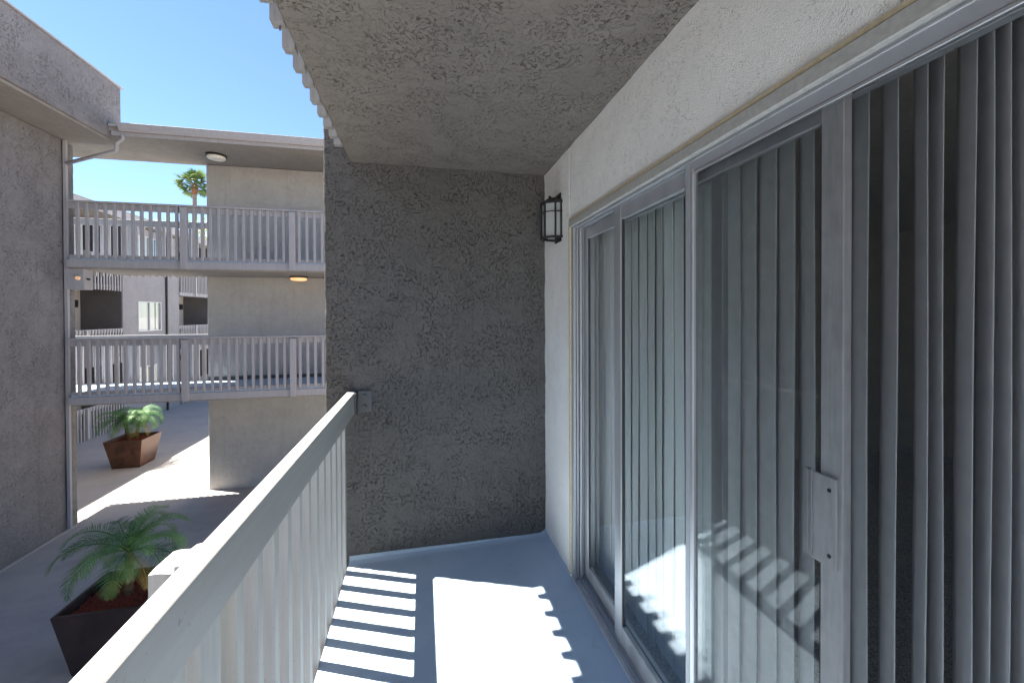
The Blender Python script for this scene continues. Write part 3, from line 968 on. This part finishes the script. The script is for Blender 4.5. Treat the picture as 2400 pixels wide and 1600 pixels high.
FR = [frond_mesh(.86, 2.1, .95, 40, .235, 100 + i, M['frond'], .0085) for i in range(6)]
FY = [frond_mesh(.62, 1.2, .1, 26, .17, 200 + i, M['frond_yellow'], .006) for i in range(2)]
def potted_palm(base, label, stems, fr_scale, nf, seed, ntop=.0):
    rs = random.Random(seed)
    t = thing('potted_palm', label, 'palm', base, 'pygmy palms in planters')
    B = Vector(base)
    for (dx, dy, lean, leanaz, h) in stems:
        top_ = Vector((dx + math.cos(leanaz) * lean, dy + math.sin(leanaz) * lean, h))
        b = MB(); n = 14
        pts = [Vector((dx, dy, -.03)).lerp(top_, i / n) for i in range(n + 1)]
        rad = [(.047 - .010 * i / n) * (1.0 + (.22 if i % 2 else -.06)) for i in range(n + 1)]
        b.tube(pts, rad, 10)
        link('trunk', b.mesh('trunk', M['trunk']), t)
        for k in range(nf):
            az = k * 2.399 + rs.uniform(-.2, .2)
            lev = k / nf
            me = FR[rs.randrange(6)]
            s = fr_scale * rs.uniform(.82, 1.08) * (1.0 if lev < .8 else .85)
            o = link('frond', me, t, top_ + Vector((0, 0, .02 * lev)), (0, -(.95 * (lev - .55)) + rs.uniform(-.1, .1), az))
            o.rotation_euler = (rs.uniform(-.15, .15), -(1.15 * (lev - .62)), az)
            o.scale = (s, s, s)
        for k in range(2):
            az = rs.uniform(-1.6, -.2)
            o = link('frond', FY[k % 2], t, top_ + Vector((0, 0, -.04)), (0, rs.uniform(.35, .7), az))
            s = fr_scale * rs.uniform(.75, 1.0); o.scale = (s, s, s)
    return t

PN = (-3.66, 6.06, G)
planter(PN, .0, M['planter_dark'], 'dark bronze tapered planter below the near balcony railing', .44, .325)
mulch(PN, 0, .37, G + .66, 'red bark mulch in the near dark planter', 3)
potted_palm((PN[0] + .06, PN[1] - .02, G + .68), 'small green palm with arching fronds in the near dark planter', [(0, 0, .02, 1.0, .54)], .95, 25, 5)
PF = (-7.93, 13.60, G)
planter(PF, .0, M['planter'], 'rust-brown tapered planter on the courtyard beyond the bridges', .45, .325)
mulch(PF, 0, .38, G + .66, 'red bark mulch in the far rust-brown planter', 4)
potted_palm((PF[0] - .02, PF[1], G + .68), 'two-stemmed palm in the far rust-brown planter', [(-.10, 0, .08, 3.0, .52), (.05, .05, .08, .5, .58)], .88, 26, 9)

# ---- tall fan palm far behind
tp = thing('fan_palm_tree', 'tall fan palm with ragged green crown against the sky', 'palm tree', (-21.4, 45, G))
HT = 13.9 - G
b = MB(); n = 16
b.tube([(.35 * math.sin(i / n * 1.6), 0, HT * i / n) for i in range(n + 1)], [.30 - .14 * i / n for i in range(n + 1)], 12)
link('trunk', b.mesh('trunk', M['trunk_tall'], smooth=True), tp)
ct = Vector((.35 * math.sin(1.6), 0, HT))
b = MB(); b.tube([ct + Vector((0, 0, -.9)), ct + Vector((0, 0, -.4)), ct + Vector((0, 0, .2))], [.20, .29, .2], 10)
link('skirt', b.mesh('skirt', M['trunk_skirt']), tp)
def fan_mesh(seed):
    rs = random.Random(seed); b = MB()
    pl = rs.uniform(.85, 1.35); e = .0
    pet = [Vector((pl * i / 6, 0, -.10 * (i / 6) ** 2)) for i in range(7)]
    b.tube(pet, .028, 4)
    c = pet[-1]
    nb = 22
    for k in range(nb):
        a = -1.75 + 3.5 * k / (nb - 1) + rs.uniform(-.05, .05)
        l = rs.uniform(.75, 1.0) * (1 - .18 * abs(a) / 1.75)
        d = Vector((math.cos(a), math.sin(a), .12 * math.cos(3 * a) + .08)).normalized()
        sd_ = Vector((-math.sin(a), math.cos(a), 0))
        q = c; w = .06; vs_ = [c - sd_ * .01, c + sd_ * .01]
        for s_ in range(3):
            q = q + d * l / 3
            d = (d + Vector((0, 0, -.10 - .38 * s_))).normalized()
            ww = (1, .9, .1)[s_]
            vs_ += [q - sd_ * w * ww + Vector((0, 0, .02)), q + sd_ * w * ww]
        b.add(vs_, [(2 * s_, 2 * s_ + 1, 2 * s_ + 3, 2 * s_ + 2) for s_ in range(3)])
    return b.mesh('fan_leaf', M['frond_tall'])
FM = [fan_mesh(300 + i) for i in range(5)]
rs = random.Random(4)
for k in range(36):
    az = k * 2.399 + rs.uniform(-.25, .25)
    el = 1.25 - 1.85 * (k / 35) ** .9 + rs.uniform(-.12, .12)
    o = link('fan_leaf', FM[k % 5], tp, ct, (rs.uniform(-.5, .5), -el, az))
    s = rs.uniform(.66, .92); o.scale = (s, s, s)

# ---- broadleaf tree behind the far roof
bt = thing('broadleaf_tree', 'yellow-green leafy tree rising behind the far roof', 'tree', (-18.2, 40, G))
b = MB(); rs = random.Random(12)
b.tube([(0, 0, 0), (.1, 0, 3), (-.1, .1, 6), (0, 0, 9.4)], [.32, .26, .18, .06], 10)
for k in range(9):
    a = k * 2.4; z0 = 4 + k * .5
    b.tube([(0, 0, z0), (1.2 * math.cos(a), 1.2 * math.sin(a), z0 + 1.0), (2.4 * math.cos(a), 2.4 * math.sin(a), z0 + 1.9)], [.12, .08, .03], 6)
link('trunk', b.mesh('trunk', M['trunk_tall'], smooth=True), bt)
b = MB()
for c in range(70):
    a = rs.uniform(0, 6.28); rr = 3.0 * math.sqrt(rs.random()); zc = 8.0 + rs.uniform(-2.6, 3.1) * math.sqrt(max(0.05, 1 - (rr / 3.1) ** 2))
    cx, cy_, cr = rr * math.cos(a), rr * math.sin(a), rs.uniform(.45, .85)
    for k in range(75):
        p = Vector((rs.gauss(0, 1), rs.gauss(0, 1), rs.gauss(0, .7))) * cr * .55 + Vector((cx, cy_, zc))
        u = Vector((rs.gauss(0, 1), rs.gauss(0, 1), rs.gauss(0, 1))).normalized()
        w = u.orthogonal().normalized() * .05; u = u * .10
        b.add([p - u, p + w, p + u, p - w], [(0, 1, 2, 3)])
link('crown', b.mesh('crown', M['tree_leaf']), bt)
bt.scale = (1.12, 1.12, 1.12)
